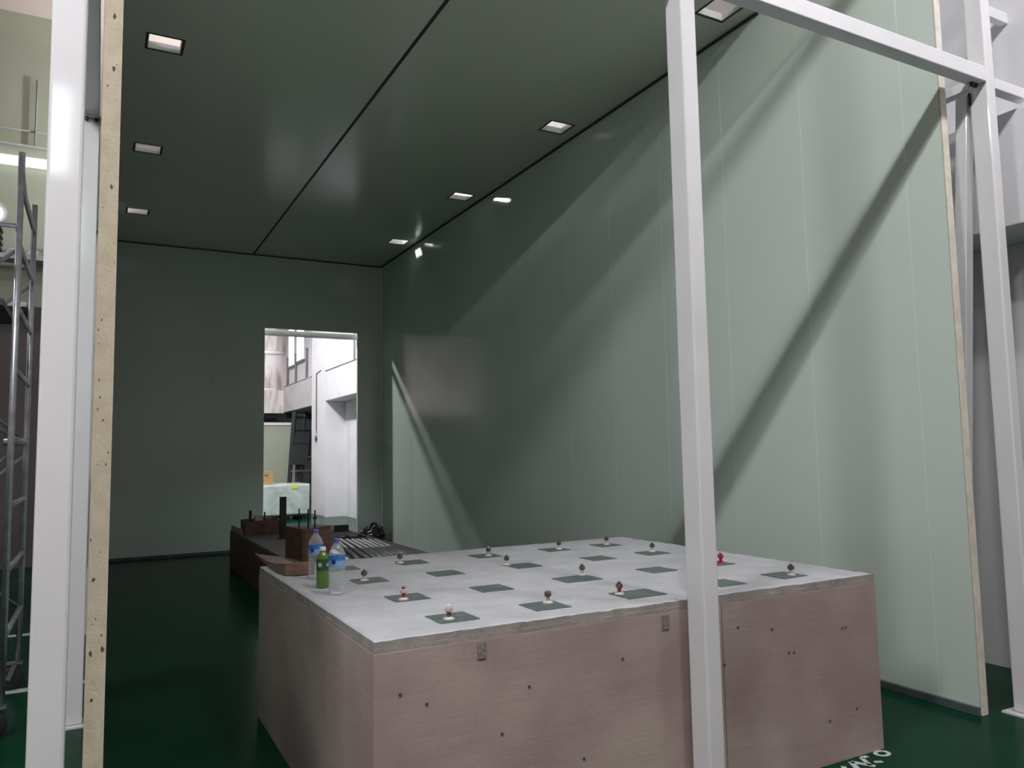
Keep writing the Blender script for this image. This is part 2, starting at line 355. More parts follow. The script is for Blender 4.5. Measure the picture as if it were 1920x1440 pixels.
# ------------------------------------------------------------------ white steel frame
fr = empty('portal_structure', (2.7, 3.05, 0)); tag(fr, 'white painted steel structure of square posts and beams around the room', 'steelwork')
PX = [(-0.178, -0.071), (2.67, 2.77), (5.44, 5.54)]
PLAB = ['wide white post at the left edge of the view', 'white post standing in front of the concrete block', 'white post at the right edge beyond the wall end']
def fpart(name, dims, m='white', bevel=0.006, parent=fr):
    o = boxo(name, dims, m, None, bevel)
    if parent is fr: under(o, fr)
    else: o.parent = parent; o.matrix_parent_inverse = Matrix.Translation((-2.7, -3.05, 0)) if parent is fr else parent.matrix_world.inverted()
    return o
bpy.context.view_layer.update()
for (a, b), l in zip(PX, PLAB):
    p = lab(fpart('post', (a, b, 3.0, 3.13, 0.013, 7.2), bevel=0.010), l)
    q = boxo('base_plate', (a - 0.05, b + 0.05, 2.95, 3.18, 0, 0.012), 'white'); q.parent = p; q.matrix_parent_inverse = Matrix.Translation((2.7, 3.05, 0)) @ Matrix.Translation((-2.7, -3.05, 0))
    q.location = (0, 0, 0)
for (a, b), Y in (((-0.15, -0.045), 6.17), ((-0.15, -0.045), 9.3), ((-0.15, -0.045), 12.4), ((-0.15, -0.045), 15.6), ((5.44, 5.54), 6.17), ((5.44, 5.54), 9.3), ((5.44, 5.54), 12.4), ((5.44, 5.54), 15.6)):
    p = fpart('post', (a, b, Y, Y + 0.1, 0.013, 4.255), bevel=0.008)
    if a < 0 and Y < 7: lab(p, 'shorter white post behind the left front post with a bolted top')
    q = boxo('base_plate', (a - 0.03, b + 0.03, Y - 0.05, Y + 0.15, 0, 0.012), 'white'); q.parent = p
    q2 = boxo('top_plate', (a - 0.02, b + 0.02, Y - 0.03, Y + 0.13, 4.257, 4.268), 'white'); q2.parent = p
    for k in (0.02, b - a - 0.02):
        bm = bmesh.new(); lathe(bm, [(0.013, 0), (0.013, 0.022)], 6, (a + k, Y - 0.014, 4.234), smooth=False); o = obj('bolt', bm, 'bolt'); o.parent = p
# cross beams (along X) and side beams (along Y)
def xbeam(x0, x1, y0, y1, z0, z1, l=None):
    o = fpart('beam', (x0, x1, y0, y1, z0, z1), bevel=0.006)
    if l: lab(o, l)
    return o
xbeam(2.772, 5.438, 3.0, 3.10, 4.33, 4.44, 'white horizontal beam joining the front posts at upper right')
xbeam(-0.069, 2.668, 3.0, 3.10, 4.33, 4.44)
xbeam(-0.069, 2.668, 3.0, 3.10, 5.84, 5.95)
xbeam(2.772, 5.438, 3.0, 3.10, 5.84, 5.95)
lab(fpart('shade_panel', (-0.069, 2.668, 3.03, 3.08, 5.952, 6.75), m='panel', bevel=0.001), 'unseen pale panel added above the top beam to shade the right wall')  # out of view; added to keep tube light off the upper right wall
xbeam(5.542, 5.96, 3.0, 3.08, 4.30, 4.38, 'short white beam from the right post to the hall ledge')
xbeam(-0.045, 5.44, 15.62, 15.70, 4.19, 4.30, 'white beam crossing behind the top of the doorway')
xbeam(-0.15, -0.045, 3.132, 15.6, 4.27, 4.37)
xbeam(5.445, 5.535, 3.132, 15.6, 4.33, 4.40)
# bolted corner at right front post and leaning brace
bm = bmesh.new(); prism(bm, (5.485, 3.19, 4.30), (5.485, 3.50, 0.02), 0.085, 0.085); under(lab(obj('brace', bm, 'white', None, 0.006), 'leaning shaded brace behind the right front post'), fr)
for x, y, z in ((5.36, 3.06, 4.305), (5.40, 3.06, 4.305)):
    bm = bmesh.new(); lathe(bm, [(0.016, 0), (0.016, 0.024)], 6, (x, y, z), smooth=False); under(obj('bolt', bm, 'bolt'), fr)
bm = bmesh.new(); tube(bm, [(5.425, 3.12, 4.20), (5.425, 3.12, 4.29)], 0.009, 8); under(obj('bolt', bm, 'bolt'), fr)

# ------------------------------------------------------------------ front foundation block
bl = empty('foundation_block', (2.6, 4.44, 0)); tag(bl, 'big low foundation block with plywood sides and white top holding anchor plates', 'concrete block')
X0, X1, Y0, Y1, ZT = 1.03, 4.172, 3.17, 5.74, 1.024
def bp(name, bm, m, bevel=0, l=None):
    o = under(obj(name, bm, m, None, bevel), bl)
    if l: lab(o, l)
    return o
bp('concrete_core', B(X0 + 0.014, X1 - 0.014, Y0 + 0.014, Y1 - 0.014, 0, 1.0), 'concrete')
# white grout slab with ragged edges
bm = bmesh.new(); nx, ny = 90, 74; g = []
for j in range(ny + 1):
    row = []
    for i in range(nx + 1):
        x = X0 + (X1 - X0) * i / nx; y = Y0 + (Y1 - Y0) * j / ny
        e = (i in (0, nx)) or (j in (0, ny))
        n1 = noise.noise((x * 9, y * 9, 0.3)) + 0.6 * noise.noise((x * 31, y * 31, 2.0))
        if i == 0: x += 0.009 * abs(n1)
        if i == nx: x -= 0.009 * abs(n1)
        if j == 0: y += 0.011 * abs(n1)
        if j == ny: y += 0.02 * n1
        z = ZT + 0.0022 * noise.noise((x * 3, y * 3, 5)) - (0.010 * abs(n1) if e else 0)
        row.append(bm.verts.new((x, y, z)))
    g.append(row)
for j in range(ny):
    for i in range(nx):
        bm.faces.new((g[j][i], g[j][i + 1], g[j + 1][i + 1], g[j + 1][i])).smooth = True
ring = [g[0][i] for i in range(nx + 1)] + [g[j][nx] for j in range(1, ny + 1)] + [g[ny][i] for i in range(nx - 1, -1, -1)] + [g[j][0] for j in range(ny - 1, 0, -1)]
low = [bm.verts.new((min(max(v.co.x, X0 + 0.002), X1 - 0.002), min(max(v.co.y, Y0 + 0.0015), Y1 - 0.002), 0.99)) for v in ring]
for k in range(len(ring)):
    k2 = (k + 1) % len(ring)
    bm.faces.new((ring[k2], ring[k], low[k], low[k2])).material_index = 1
top = bp('grout_top', bm, ['plaster_top', 'concrete'], l='rough white grout surface')
# concrete lip above the plywood
bm = bmesh.new(); box(bm, X0 + 0.002, X1 - 0.002, Y0 + 0.0015, Y0 + 0.0139, 0.973, 0.992); bp('concrete_lip', bm, 'concrete')
bm = bmesh.new(); box(bm, X0 + 0.0015, X0 + 0.0139, Y0 + 0.014, Y1 - 0.01, 0.973, 0.992); bp('concrete_lip', bm, 'concrete')
for a, b in ((X0, 2.938), (2.942, X1)):
    bm = bmesh.new()
    zl = 0.972
    box(bm, a, b, Y0, Y0 + 0.0139, 0.0, zl); bp('plywood_panel', bm, 'ply', 0.0015)
for a, b in ((Y0 + 0.0145, 3.93), (3.934, Y1)):
    bp('plywood_panel', B(X0, X0 + 0.0139, a, b, 0.0, 0.972), 'ply', 0.0015)
bp('plywood_panel', B(X1 - 0.0139, X1, Y0 + 0.0145, Y1, 0.0, 0.955), 'ply', 0.0015)
bp('plywood_panel', B(X0 + 0.0145, X1 - 0.0145, Y1 - 0.0139, Y1, 0.0, 0.955), 'ply', 0.0015)
for x, z in ((1.526, 0.925), (2.56, 0.925)):
    bm = bmesh.new(); box(bm, x - 0.022, x + 0.022, Y0 - 0.003, Y0 - 0.0003, z - 0.04, z + 0.035); box(bm, x - 0.012, x + 0.012, Y0 - 0.006, Y0 - 0.003, z - 0.035, z - 0.01)
    bp('tie_clip', bm, 'clip', 0.001)
for x, z in ((1.144, 0.795), (1.263, 0.737), (1.763, 0.732), (2.288, 0.783), (3.30, 0.80), (3.42, 0.66), (3.46, 0.655), (3.86, 0.74), (3.89, 0.74), (2.945, 0.66), (3.95, 0.27), (3.72, 0.24), (1.33, 0.42), (2.05, 0.36), (3.05, 0.84), (1.62, 0.55)):
    bm = bmesh.new(); lathe(bm, [(0.0065, 0), (0.0065, 0.004)], 8); bmesh.ops.rotate(bm, verts=bm.verts, matrix=Matrix.Rotation(PI / 2, 3, 'X')); bmesh.ops.translate(bm, verts=bm.verts, vec=(x, Y0 - 0.0002, z))
    bp('nail_head', bm, 'nut')
# anchor plates: five columns by four rows, most with a bolt
PXS = [1.495, 2.0, 2.58, 3.19, 3.68]; PYS = [3.42, 4.02, 4.68, 5.28]
BOLTS = {(0, 0): (-0.03, -0.03, 'w'), (1, 0): (0.05, 0.05, 'p'), (2, 0): (-0.09, 0.04, 'd'), (4, 0): (0.03, -0.03, 'w'),
         (0, 1): (-0.04, -0.05, 'r'), (2, 1): (0.10, 0.09, 'w'), (4, 1): (0.04, -0.02, 'R'),
         (0, 2): (-0.03, 0.01, 'w'), (2, 2): (-0.09, 0.08, 'w'), (4, 2): (0.04, 0.05, 'w'),
         (1, 3): (-0.09, 0.0, 'w'), (2, 3): (0.02, -0.02, 'p'), (3, 3): (0.04, 0.0, 'w'), (4, 3): (0.02, 0.02, 'w')}
for j, y in enumerate(PYS):
    for i, x in enumerate(PXS):
        sx = 0.098 if (i, j) not in ((2, 0), (2, 1)) else 0.125
        bm = bmesh.new(); n = 6; pts = []
        for (a, b), (c, d) in (((-1, -1), (1, -1)), ((1, -1), (1, 1)), ((1, 1), (-1, 1)), ((-1, 1), (-1, -1))):
            for k in range(n):
                u = k / n; px = a + (c - a) * u; py = b + (d - b) * u
                rr = 1 + 0.05 * noise.noise((px * 3 + i * 7, py * 3 + j * 5, 1.7))
                pts.append((px * sx * rr, py * 0.095 * rr))
        va = [bm.verts.new((p[0], p[1], -0.01)) for p in pts]; vb = [bm.verts.new((p[0], p[1], 0.0045)) for p in pts]
        bm.faces.new(vb); bm.faces.new(va[::-1])
        for k in range(len(pts)): bm.faces.new((va[k], va[(k + 1) % len(pts)], vb[(k + 1) % len(pts)], vb[k]))
        pl = obj('anchor_plate', bm, 'anchor'); pl.location = (x, y, ZT); under(pl, bl)
        if (i, j) in BOLTS:
            dx, dy, kind = BOLTS[(i, j)]
            bm = bmesh.new(); z = 0.0045
            lathe(bm, [(0.029, 0), (0.027, 0.004), (0.018, 0.007), (0.014, 0.011)], 14, (dx, dy, z), 0)
            lathe(bm, [(0.011, 0.009), (0.010, 0.034)], 10, (dx, dy, z), 1)
            lathe(bm, [(0.0185, 0.034), (0.0205, 0.037), (0.0205, 0.052), (0.017, 0.055)], 6, (dx, dy, z), 2, smooth=False)
            lathe(bm, [(0.010, 0.055), (0.0095, 0.064), (0.006, 0.067)], 10, (dx, dy, z), 3)
            ms = {'w': ['grout', 'grout', 'nut', 'nut'], 'd': ['grout', 'red', 'nut', 'nut'], 'p': ['grout', 'tape', 'nut', 'tape'], 'r': ['grout', 'red', 'tape', 'nut'], 'R': ['red', 'red', 'red', 'nut']}[kind]
            if (i, j) == (0, 0): ms = ['grout', 'nut', 'tape', 'wcap']
            bo = obj('anchor_bolt', bm, ms); bo.parent = pl
            if kind == 'R': lab(bo, 'bright red anchor bolt')

# ------------------------------------------------------------------ rear low block and the things on it
rb = empty('machine_base', (2.75, 11, 0)); tag(rb, 'long low concrete base behind the white-topped block', 'concrete base')
ZB = 0.605
under(obj('base_body', B(1.96, 3.56, 6.9, 13.55, 0, ZB - 0.03), 'wood', None, 0.004), rb)
bm = bmesh.new(); box(bm, 1.965, 3.555, 6.905, 13.545, ZB - 0.0295, ZB); under(obj('base_top', bm, 'rearconc', None, 0.004), rb)

def box_of_boards(name, label, x0, x1, y0, y1, z0, z1, t=0.02, cat='formwork box'):
    r = empty(name, ((x0 + x1) / 2, (y0 + y1) / 2, z0)); tag(r, label, cat)
    for d in ((x0, x1, y0, y0 + t, z0, z1), (x0, x1, y1 - t, y1, z0, z1), (x0, x0 + t, y0 + t, y1 - t, z0, z1), (x1 - t, x1, y0 + t, y1 - t, z0, z1)):
        under(boxo('board', d, 'wood', None, 0.002), r)
    return r
b1 = box_of_boards('formwork_box', 'low reddish-brown timber formwork box at the far left end of the rear base', 2.0, 2.53, 12.30, 12.75, ZB + 0.001, 0.825)
b2 = empty('formwork_corner', (2.24, 9.2, ZB)); tag(b2, 'tall reddish-brown corner of formwork boards behind the water bottles', 'formwork')
bm = bmesh.new(); q = [(2.094, 8.93), (2.394, 8.93), (2.394, 8.95), (2.094, 8.95)]
va = [bm.verts.new((x, y, ZB + 0.001)) for x, y in q]; vb = [bm.verts.new((x, y, z)) for (x, y), z in zip(q, (0.965, 0.99, 0.99, 0.965))]
bm.faces.new(va[::-1]); bm.faces.new(vb)
for k in range(4): bm.faces.new((va[k], va[(k + 1) % 4], vb[(k + 1) % 4], vb[k]))
under(obj('board', bm, 'wood', None, 0.002), b2)
bm = bmesh.new(); prism(bm, (2.084, 8.952, ZB + 0.1825), (2.0, 9.45, ZB + 0.1825), 0.02, 0.363); under(obj('board', bm, 'wood', None, 0.002), b2)
sp = tag(empty('steel_stub_post', (2.406, 11.6, ZB)), 'dark upright steel channel standing on the rear base', 'steel post')
bm = bmesh.new(); box(bm, -0.042, 0.042, -0.04, -0.032, 0.012, 0.60); box(bm, -0.042, -0.034, -0.032, 0.04, 0.012, 0.60); box(bm, 0.034, 0.042, -0.032, 0.04, 0.012, 0.60)
o = obj('channel', bm, 'darksteel', sp, 0.001)
o = obj('foot_plate', B(-0.07, 0.07, -0.07, 0.07, 0.001, 0.0115), 'darksteel', sp)
for i, (x, y, t) in enumerate(((2.80, 12.30, 0.975), (2.93, 12.26, 0.965), (3.03, 12.24, 0.945))):
    bm = bmesh.new(); tube(bm, [(0, 0, -0.02), (0, 0, t - ZB)], 0.011, 8)
    r = obj('threaded_rod', bm, 'rust', None, loc=(x, y, ZB))
    tag(r, ['leftmost of three thin dark rods standing on the rear base', 'middle one of three thin dark rods standing on the rear base', 'right thin dark rod carrying a nut on the rear base'][i], 'rod', 'upright rods on the rear base')
    if i == 2:
        bm = bmesh.new(); lathe(bm, [(0.03, 0.20), (0.03, 0.235)], 6, smooth=False); obj('nut', bm, 'rust', r)
for i, (x, y, t) in enumerate(((2.11, 12.55, 0.965), (2.335, 12.60, 0.93))):
    bm = bmesh.new(); tube(bm, [(0, 0, -0.02), (0, 0, t - ZB)], 0.022 if i == 0 else 0.012, 8)
    tag(obj('anchor_stub', bm, 'rust', None, loc=(x, y, ZB)), ['thick dark stub rising out of the formwork box', 'thin dark stub rising out of the formwork box'][i], 'rod')
tag(boxo('timber_offcut', (2.175, 2.29, 12.5, 12.60, ZB + 0.0005, 0.89), 'palewood', None, 0.004), 'pale block of timber poking out of the formwork box', 'timber')
tag(boxo('timber_strip', (1.972, 1.998, 12.5, 13.5, ZB + 0.0005, ZB + 0.08), 'palewood', None, 0.003), 'pale timber strip at the far left corner of the rear base', 'timber')
cs = bmesh.new(); box(cs, -0.115, 0.115, -0.05, -0.042, 0, 0.095); box(cs, -0.115, 0.115, -0.042, 0.05, 0, 0.008); box(cs, -0.115, 0.115, -0.042, 0.05, 0.087, 0.095)
tag(obj('steel_channel', cs, 'darksteel', None, 0.001, loc=(3.40, 12.1, ZB + 0.001)), 'short black steel channel lying on the far right of the rear base', 'steel channel')
cs = bmesh.new(); box(cs, -0.04, 0.34, -0.05, 0.05, 0, 0.02); box(cs, 0.05, 0.09, -0.05, 0.05, 0.02, 0.04); box(cs, 0.24, 0.28, -0.05, 0.05, 0.02, 0.04)
tag(obj('steel_bracket', cs, 'darksteel', None, 0.002, loc=(3.13, 11.05, ZB + 0.001)), 'flat dark steel bracket lying behind the shiny pipes', 'bracket')
bm = bmesh.new(); tube(bm, [(2.30, 10.9, ZB + 0.012), (2.38, 10.75, ZB + 0.014), (2.5, 10.72, ZB + 0.012), (2.47, 10.6, ZB + 0.012), (2.33, 10.55, ZB + 0.012), (2.28, 10.4, ZB + 0.012)], 0.011, 6)
tag(obj('wire_offcut', bm, 'rust'), 'loose bent wire lying beside the dark steel channel post', 'wire')
# steel pipes
pipes = [((2.93, 10.66), (2.64, 8.75)), ((2.99, 10.66), (2.73, 8.60)), ((3.05, 10.55), (2.82, 8.52)), ((3.11, 10.50), (2.90, 8.55)), ((3.17, 10.45), (2.99, 8.60)), ((3.23, 10.4), (3.06, 8.62)), ((3.29, 10.3), (3.14, 8.66)), ((3.36, 10.25), (3.22, 8.75))]
ORD = ['leftmost', 'second from left', 'third from left', 'fourth from left', 'fourth from right', 'third from right', 'second from right', 'rightmost']
for i, (a, b) in enumerate(pipes):
    bm = bmesh.new(); tube(bm, [(a[0], a[1], 0), (b[0], b[1], 0)], 0.024, 12, cap=True)
    tag(obj('steel_pipe', bm, 'steel', None, loc=(0, 0, ZB + 0.0255)), ORD[i] + ' shiny steel pipe in the bundle lying on the rear base', 'pipe', 'steel pipes on the rear base')
bm = bmesh.new(); prism(bm, (2.62, 9.75, ZB + 0.006), (2.50, 8.55, ZB + 0.006), 0.09, 0.01)
tag(obj('steel_flat_bar', bm, 'steel'), 'wide bright flat steel bar left of the pipe bundle', 'steel bar')
# bent brown board on the rear left corner of the front block
bm = bmesh.new(); path = [(1.113, 6.39, 1.03), (1.077, 5.72, 1.03), (1.071, 5.32, 1.03), (1.09, 5.17, 1.03), (1.15, 5.13, 1.03), (1.27, 5.13, 1.03)]
hts = [0.012, 0.03, 0.06, 0.075, 0.08, 0.08]; t = 0.012; prev = None
for k, (p, h) in enumerate(zip(path, hts)):
    d = (Vector(path[min(k + 1, 5)]) - Vector(path[max(k - 1, 0)])); d.z = 0; d.normalize(); s = Vector((-d.y, d.x, 0)) * t
    P = Vector(p); r = [bm.verts.new(P), bm.verts.new(P + s), bm.verts.new(P + s + Vector((0, 0, h))), bm.verts.new(P + Vector((0, 0, h)))]
    if prev:
        for q_ in range(4): bm.faces.new((prev[q_], prev[(q_ + 1) % 4], r[(q_ + 1) % 4], r[q_]))
    else: bm.faces.new(r[::-1])
    prev = r
bm.faces.new(prev)
# folded bottom leaf of the board
bb_ = tag(obj('bent_board', bm, 'wood2'), 'curved brown board lying over the rear left corner of the white-topped block', 'board')
bm = bmesh.new(); va = [bm.verts.new(p) for p in ((1.118, 6.38, 1.0295), (1.082, 5.72, 1.0295), (1.076, 5.32, 1.0295), (1.155, 5.14, 1.0295), (1.27, 5.14, 1.0295), (1.25, 6.1, 1.0295))]
vb = [bm.verts.new(v.co + Vector((0, 0, 0.006))) for v in va]
bm.faces.new(va[::-1]); bm.faces.new(vb)
for k in range(6): bm.faces.new((va[k], va[(k + 1) % 6], vb[(k + 1) % 6], vb[k]))
obj('board_leaf', bm, 'wood2', bb_)

# bottles
def ring_patch(bm, r, a0, a1, z0, z1, n=24, mi=0):
    closed = abs(a1 - a0) > 6.2; A = []; Bv = []
    for k in range(n + (0 if closed else 1)):
        a = a0 + (a1 - a0) * k / n
        A.append(bm.verts.new((r * math.cos(a), r * math.sin(a), z0))); Bv.append(bm.verts.new((r * math.cos(a), r * math.sin(a), z1)))
    m_ = len(A)
    for k in range(m_ if closed else m_ - 1):
        fc = bm.faces.new((A[k], A[(k + 1) % m_], Bv[(k + 1) % m_], Bv[k])); fc.smooth = True; fc.material_index = mi
def disc_patch(bm, r, a, z, rad, n=14):
    c = bm.verts.new((r * math.cos(a), r * math.sin(a), z)); vs2 = []
    for k in range(n):
        da = rad * math.cos(2 * PI * k / n) / r; vs2.append(bm.verts.new((r * math.cos(a + da), r * math.sin(a + da), z + rad * math.sin(2 * PI * k / n))))
    for k in range(n): bm.faces.new((c, vs2[k], vs2[(k + 1) % n])).smooth = True
def water_bottle(x, y, label, yaw):
    r = tag(empty('water_bottle', (x, y, ZT + 0.0035)), label, 'bottle', 'empty water bottles'); r.rotation_euler = (0, 0, yaw)
    R = 0.046; prof = [(0.030, 0.004), (0.040, 0.0), (0.0445, 0.006), (0.046, 0.016)]
    z = 0.02
    while z < 0.128:
        prof += [(R, z), (R, z + 0.007), (R - 0.0028, z + 0.0095), (R - 0.0028, z + 0.0115), (R, z + 0.014)]; z += 0.0146
    prof += [(R, 0.147), (R - 0.001, 0.150), (R - 0.001, 0.212), (R + 0.0005, 0.217), (R - 0.003, 0.228), (0.037, 0.243), (0.027, 0.259), (0.018, 0.272), (0.0145, 0.279), (0.0145, 0.284), (0.017, 0.2845), (0.017, 0.287), (0.013, 0.2875), (0.013, 0.298)]
    bm = bmesh.new(); lathe(bm, prof, 28); obj('bottle_body', bm, 'pet', r)
    bm = bmesh.new(); lathe(bm, [(0.0155, 0.2875), (0.016, 0.289), (0.016, 0.302), (0.0145, 0.304)], 18); obj('cap', bm, 'bcap', r)
    bm = bmesh.new(); ring_patch(bm, R + 0.0006, 0, 2 * PI, 0.150, 0.186, 28, 1); ring_patch(bm, R + 0.0006, 0, 2 * PI, 0.186, 0.213, 28, 0)
    lb = obj('bottle_label', bm, ['lblue', 'lpale'], r)
    bm = bmesh.new(); disc_patch(bm, R + 0.0014, -PI / 2 - 0.45, 0.180, 0.0135); obj('emblem', bm, 'lnavy', lb)
    return r
water_bottle(1.232, 4.95, 'clear water bottle with blue label nearest the brown board', -0.3)
water_bottle(1.200, 4.345, 'clear water bottle with blue label nearest the front of the block', -0.25)
tb = tag(empty('tea_bottle', (1.186, 4.60, ZT + 0.0035)), 'small green tea bottle with white cap between two clear bottles', 'bottle')
bm = bmesh.new(); lathe(bm, [(0.026, 0.003), (0.033, 0.0), (0.0365, 0.008), (0.0365, 0.08), (0.0345, 0.086), (0.0365, 0.092), (0.0365, 0.165), (0.034, 0.178), (0.026, 0.193), (0.018, 0.204), (0.016, 0.210), (0.016, 0.218)], 24); obj('bottle_body', bm, 'tea', tb)
bm = bmesh.new(); lathe(bm, [(0.0185, 0.2125), (0.019, 0.214), (0.019, 0.231), (0.0175, 0.234)], 18); obj('cap', bm, 'wcap', tb)
bm = bmesh.new(); ring_patch(bm, 0.0372, 0, 2 * PI, 0.10, 0.165, 28); tl = obj('bottle_label', bm, 'teal', tb)
for a, z, r in ((-2.3, 0.134, 0.014), (-0.95, 0.133, 0.010)):
    bm = bmesh.new(); disc_patch(bm, 0.0378, a, z, r); obj('label_print', bm, 'tealw', tl)

# black bag in the far corner
bm = bmesh.new(); bmesh.ops.create_icosphere(bm, subdivisions=4, radius=1.0)
for v in bm.verts:
    p = v.co.copy(); n1 = noise.noise(p * 1.7) * 0.32 + (abs(noise.noise(p * 4.1 + Vector((3, 1, 0)))) - 0.25) * 0.35 + noise.noise(p * 9) * 0.07
    k = 1 + n1
    v.co = Vector((p.x * 0.24 * k, p.y * 0.26 * k, max(0.0, (p.z * 0.5 + 0.42)) * 0.40 * k + (0.06 * max(0, 1 - abs(p.x + 0.2) * 2) if p.z > 0.5 else 0)))
for fc in bm.faces: fc.smooth = False
tag(obj('rubbish_bag', bm, 'bag', None, loc=(4.86, 14.95, 0.002)), 'crumpled black plastic bag on the floor in the far right corner', 'bag')

# ------------------------------------------------------------------ hall beyond the doorway
mc = tag(empty('wrapped_pallet', (4.55, 22.9, 0)), 'large pallet load wrapped in clear stretch film seen through the doorway', 'pallet load')
bm = bmesh.new(); bmesh.ops.create_cube(bm, size=1.0); bmesh.ops.subdivide_edges(bm, edges=bm.edges, cuts=14, use_grid_fill=True)
for v in bm.verts:
    p = v.co.copy(); n1 = noise.noise(p * 5) * 0.018 + noise.noise(p * 14) * 0.008
    r = Vector((p.x * 1.62, p.y * 1.3, p.z * 0.84)); 
    r *= 1 + n1
    v.co = r + Vector((0, 0, 0.56))
for fc in bm.faces: fc.smooth = True
obj('wrapped_load', bm, 'film', mc, 0.03)
bm = bmesh.new(); box(bm, -0.80, 0.80, -0.63, 0.63, 0.975, 1.0); obj('top_sheet', bm, 'filmtop', mc, 0.01)
for a in (-0.7, 0.0, 0.6): obj('pallet_runner', B(a, a + 0.1, -0.6, 0.6, 0.0, 0.11), 'rubber', mc)
obj('pallet_deck', B(-0.8, 0.8, -0.64, 0.64, 0.111, 0.135), 'rubber', mc)
obj('sticker', B(0.28, 0.46, -0.665, -0.661, 0.87, 0.96), 'sticker', mc)
bx_ = tag(empty('cardboard_box', (4.12, 22.55, 1.0015)), 'brown cardboard box on top of the wrapped pallet load', 'box')
obj('carton', B(-0.26, 0.25, -0.2, 0.2, 0, 0.36), 'card', bx_, 0.004)
obj('carton_flap', B(-0.262, 0.252, -0.202, 0.0, 0.361, 0.366), 'palewood', bx_)
obj('print_mark', B(-0.0, 0.11, -0.2035, -0.201, 0.25, 0.27), 'rubber', bx_)
# partition sheet and leaning rack beyond
tag(boxo('partition_board', (3.6, 5.98, 26.9, 26.96, 0.0, 2.83), 'hallgreen', None, 0.01), 'plain grey-green partition board standing beyond the doorway', 'board')
tag(boxo('partition_cap', (3.6, 6.0, 26.86, 27.0, 2.832, 2.93), 'hallwall', None, 0.005), 'pale rail along the top of the partition board', 'rail')
rk = tag(empty('steel_rack', (5.8, 25.6, 0)), 'dark steel rack leaning beside the white pier beyond the doorway', 'rack')
for a in (-0.35, 0.0, 0.30):
    bm = bmesh.new(); prism(bm, (a, 0, 0.01), (a + 0.28, 0.35, 3.25), 0.13 if a < 0 else 0.06, 0.06); obj('upright', bm, 'darksteel', rk)
for k in range(7):
    z = 0.4 + 0.45 * k; t = z / 3.25; bm = bmesh.new(); prism(bm, (-0.35 + 0.28 * t, 0.35 * t - 0.05, z), (0.32 + 0.28 * t, 0.35 * t - 0.05, z), 0.04, 0.04); obj('rung', bm, 'galv' if k in (2, 3, 1) else 'darksteel', rk)
bm = bmesh.new(); va = [bm.verts.new(p) for p in ((-0.3, 0.05, 1.5), (0.28, 0.05, 1.5), (0.52, 0.38, 3.2), (-0.06, 0.38, 3.2))]; vb = [bm.verts.new(v.co + Vector((0, 0.02, 0))) for v in va]
bm.faces.new(va); bm.faces.new(vb[::-1])
for k in range(4): bm.faces.new((va[k], va[(k + 1) % 4], vb[(k + 1) % 4], vb[k]))
obj('back_sheet', bm, 'darksteel', rk)
# conduits on pier, ledge and upper walls
def pipe(name, pts, r, m, label, cat='pipe'):
    bm = bmesh.new(); tube(bm, pts, r, 8); return tag(obj(name, bm, m), label, cat)
pipe('conduit', [(5.872, 23.6, 2.55), (5.872, 23.6, 4.3), (5.872, 23.1, 4.35)], 0.016, 'halldark', 'thin grey conduit running down the white pier', 'conduit')
v = tag(empty('pipe_valve', (5.86, 23.6, 2.2)), 'small pipe valve at the foot of the conduit on the pier', 'valve')
bm = bmesh.new(); tube(bm, [(0, 0, 0), (0, 0, 0.34)], 0.03, 8); obj('valve_body', bm, 'galv', v)
bm = bmesh.new(); tube(bm, [(0, -0.1, 0.1), (0, 0.1, 0.1)], 0.02, 8); obj('valve_lever', bm, 'darksteel', v)
pipe('ledge_pipe', [(5.90, 5.0, 4.275), (5.90, 22.58, 4.275)], 0.022, 'halldark', 'thin grey pipe lying along the top of the ledge', 'pipe')
pipe('ledge_pipe', [(5.90, 24.27, 4.275), (5.90, 28.4, 4.275)], 0.022, 'halldark', 'thin grey pipe on the ledge beyond the white pier', 'pipe')
pipe('wall_conduit', [(6.46, 21.6, 4.26), (6.46, 21.6, 6.0)], 0.03, 'halldark', 'upright grey conduit on the upper wall right of the pier', 'conduit')
pipe('upper_pipe', [(4.0, 30.92, 5.82), (6.4, 30.92, 5.86)], 0.07, 'white', 'white horizontal pipe across the pinkish end wall', 'pipe')
pipe('lower_pipe', [(3.5, 28.9, 4.202), (5.7, 28.9, 4.202)], 0.05, 'white', 'white pipe lying on the stained ledge', 'pipe')
for yy in (27.3, 29.0, 30.4):
    pipe('downpipe', [(6.44, yy, 4.26), (6.44, yy, 5.6)], 0.04, 'halldark', {27.3: 'grey downpipe below the window nearest the pier', 29.0: 'grey downpipe between the two far windows', 30.4: 'grey downpipe in the corner by the pinkish end wall'}[yy], 'pipe')
tag(boxo('wall_bracket', (6.14, 6.488, 3.38, 3.44, 5.22, 5.31), 'hallwall', None, 0.004), 'small grey bracket on the hall wall at the upper right', 'bracket')

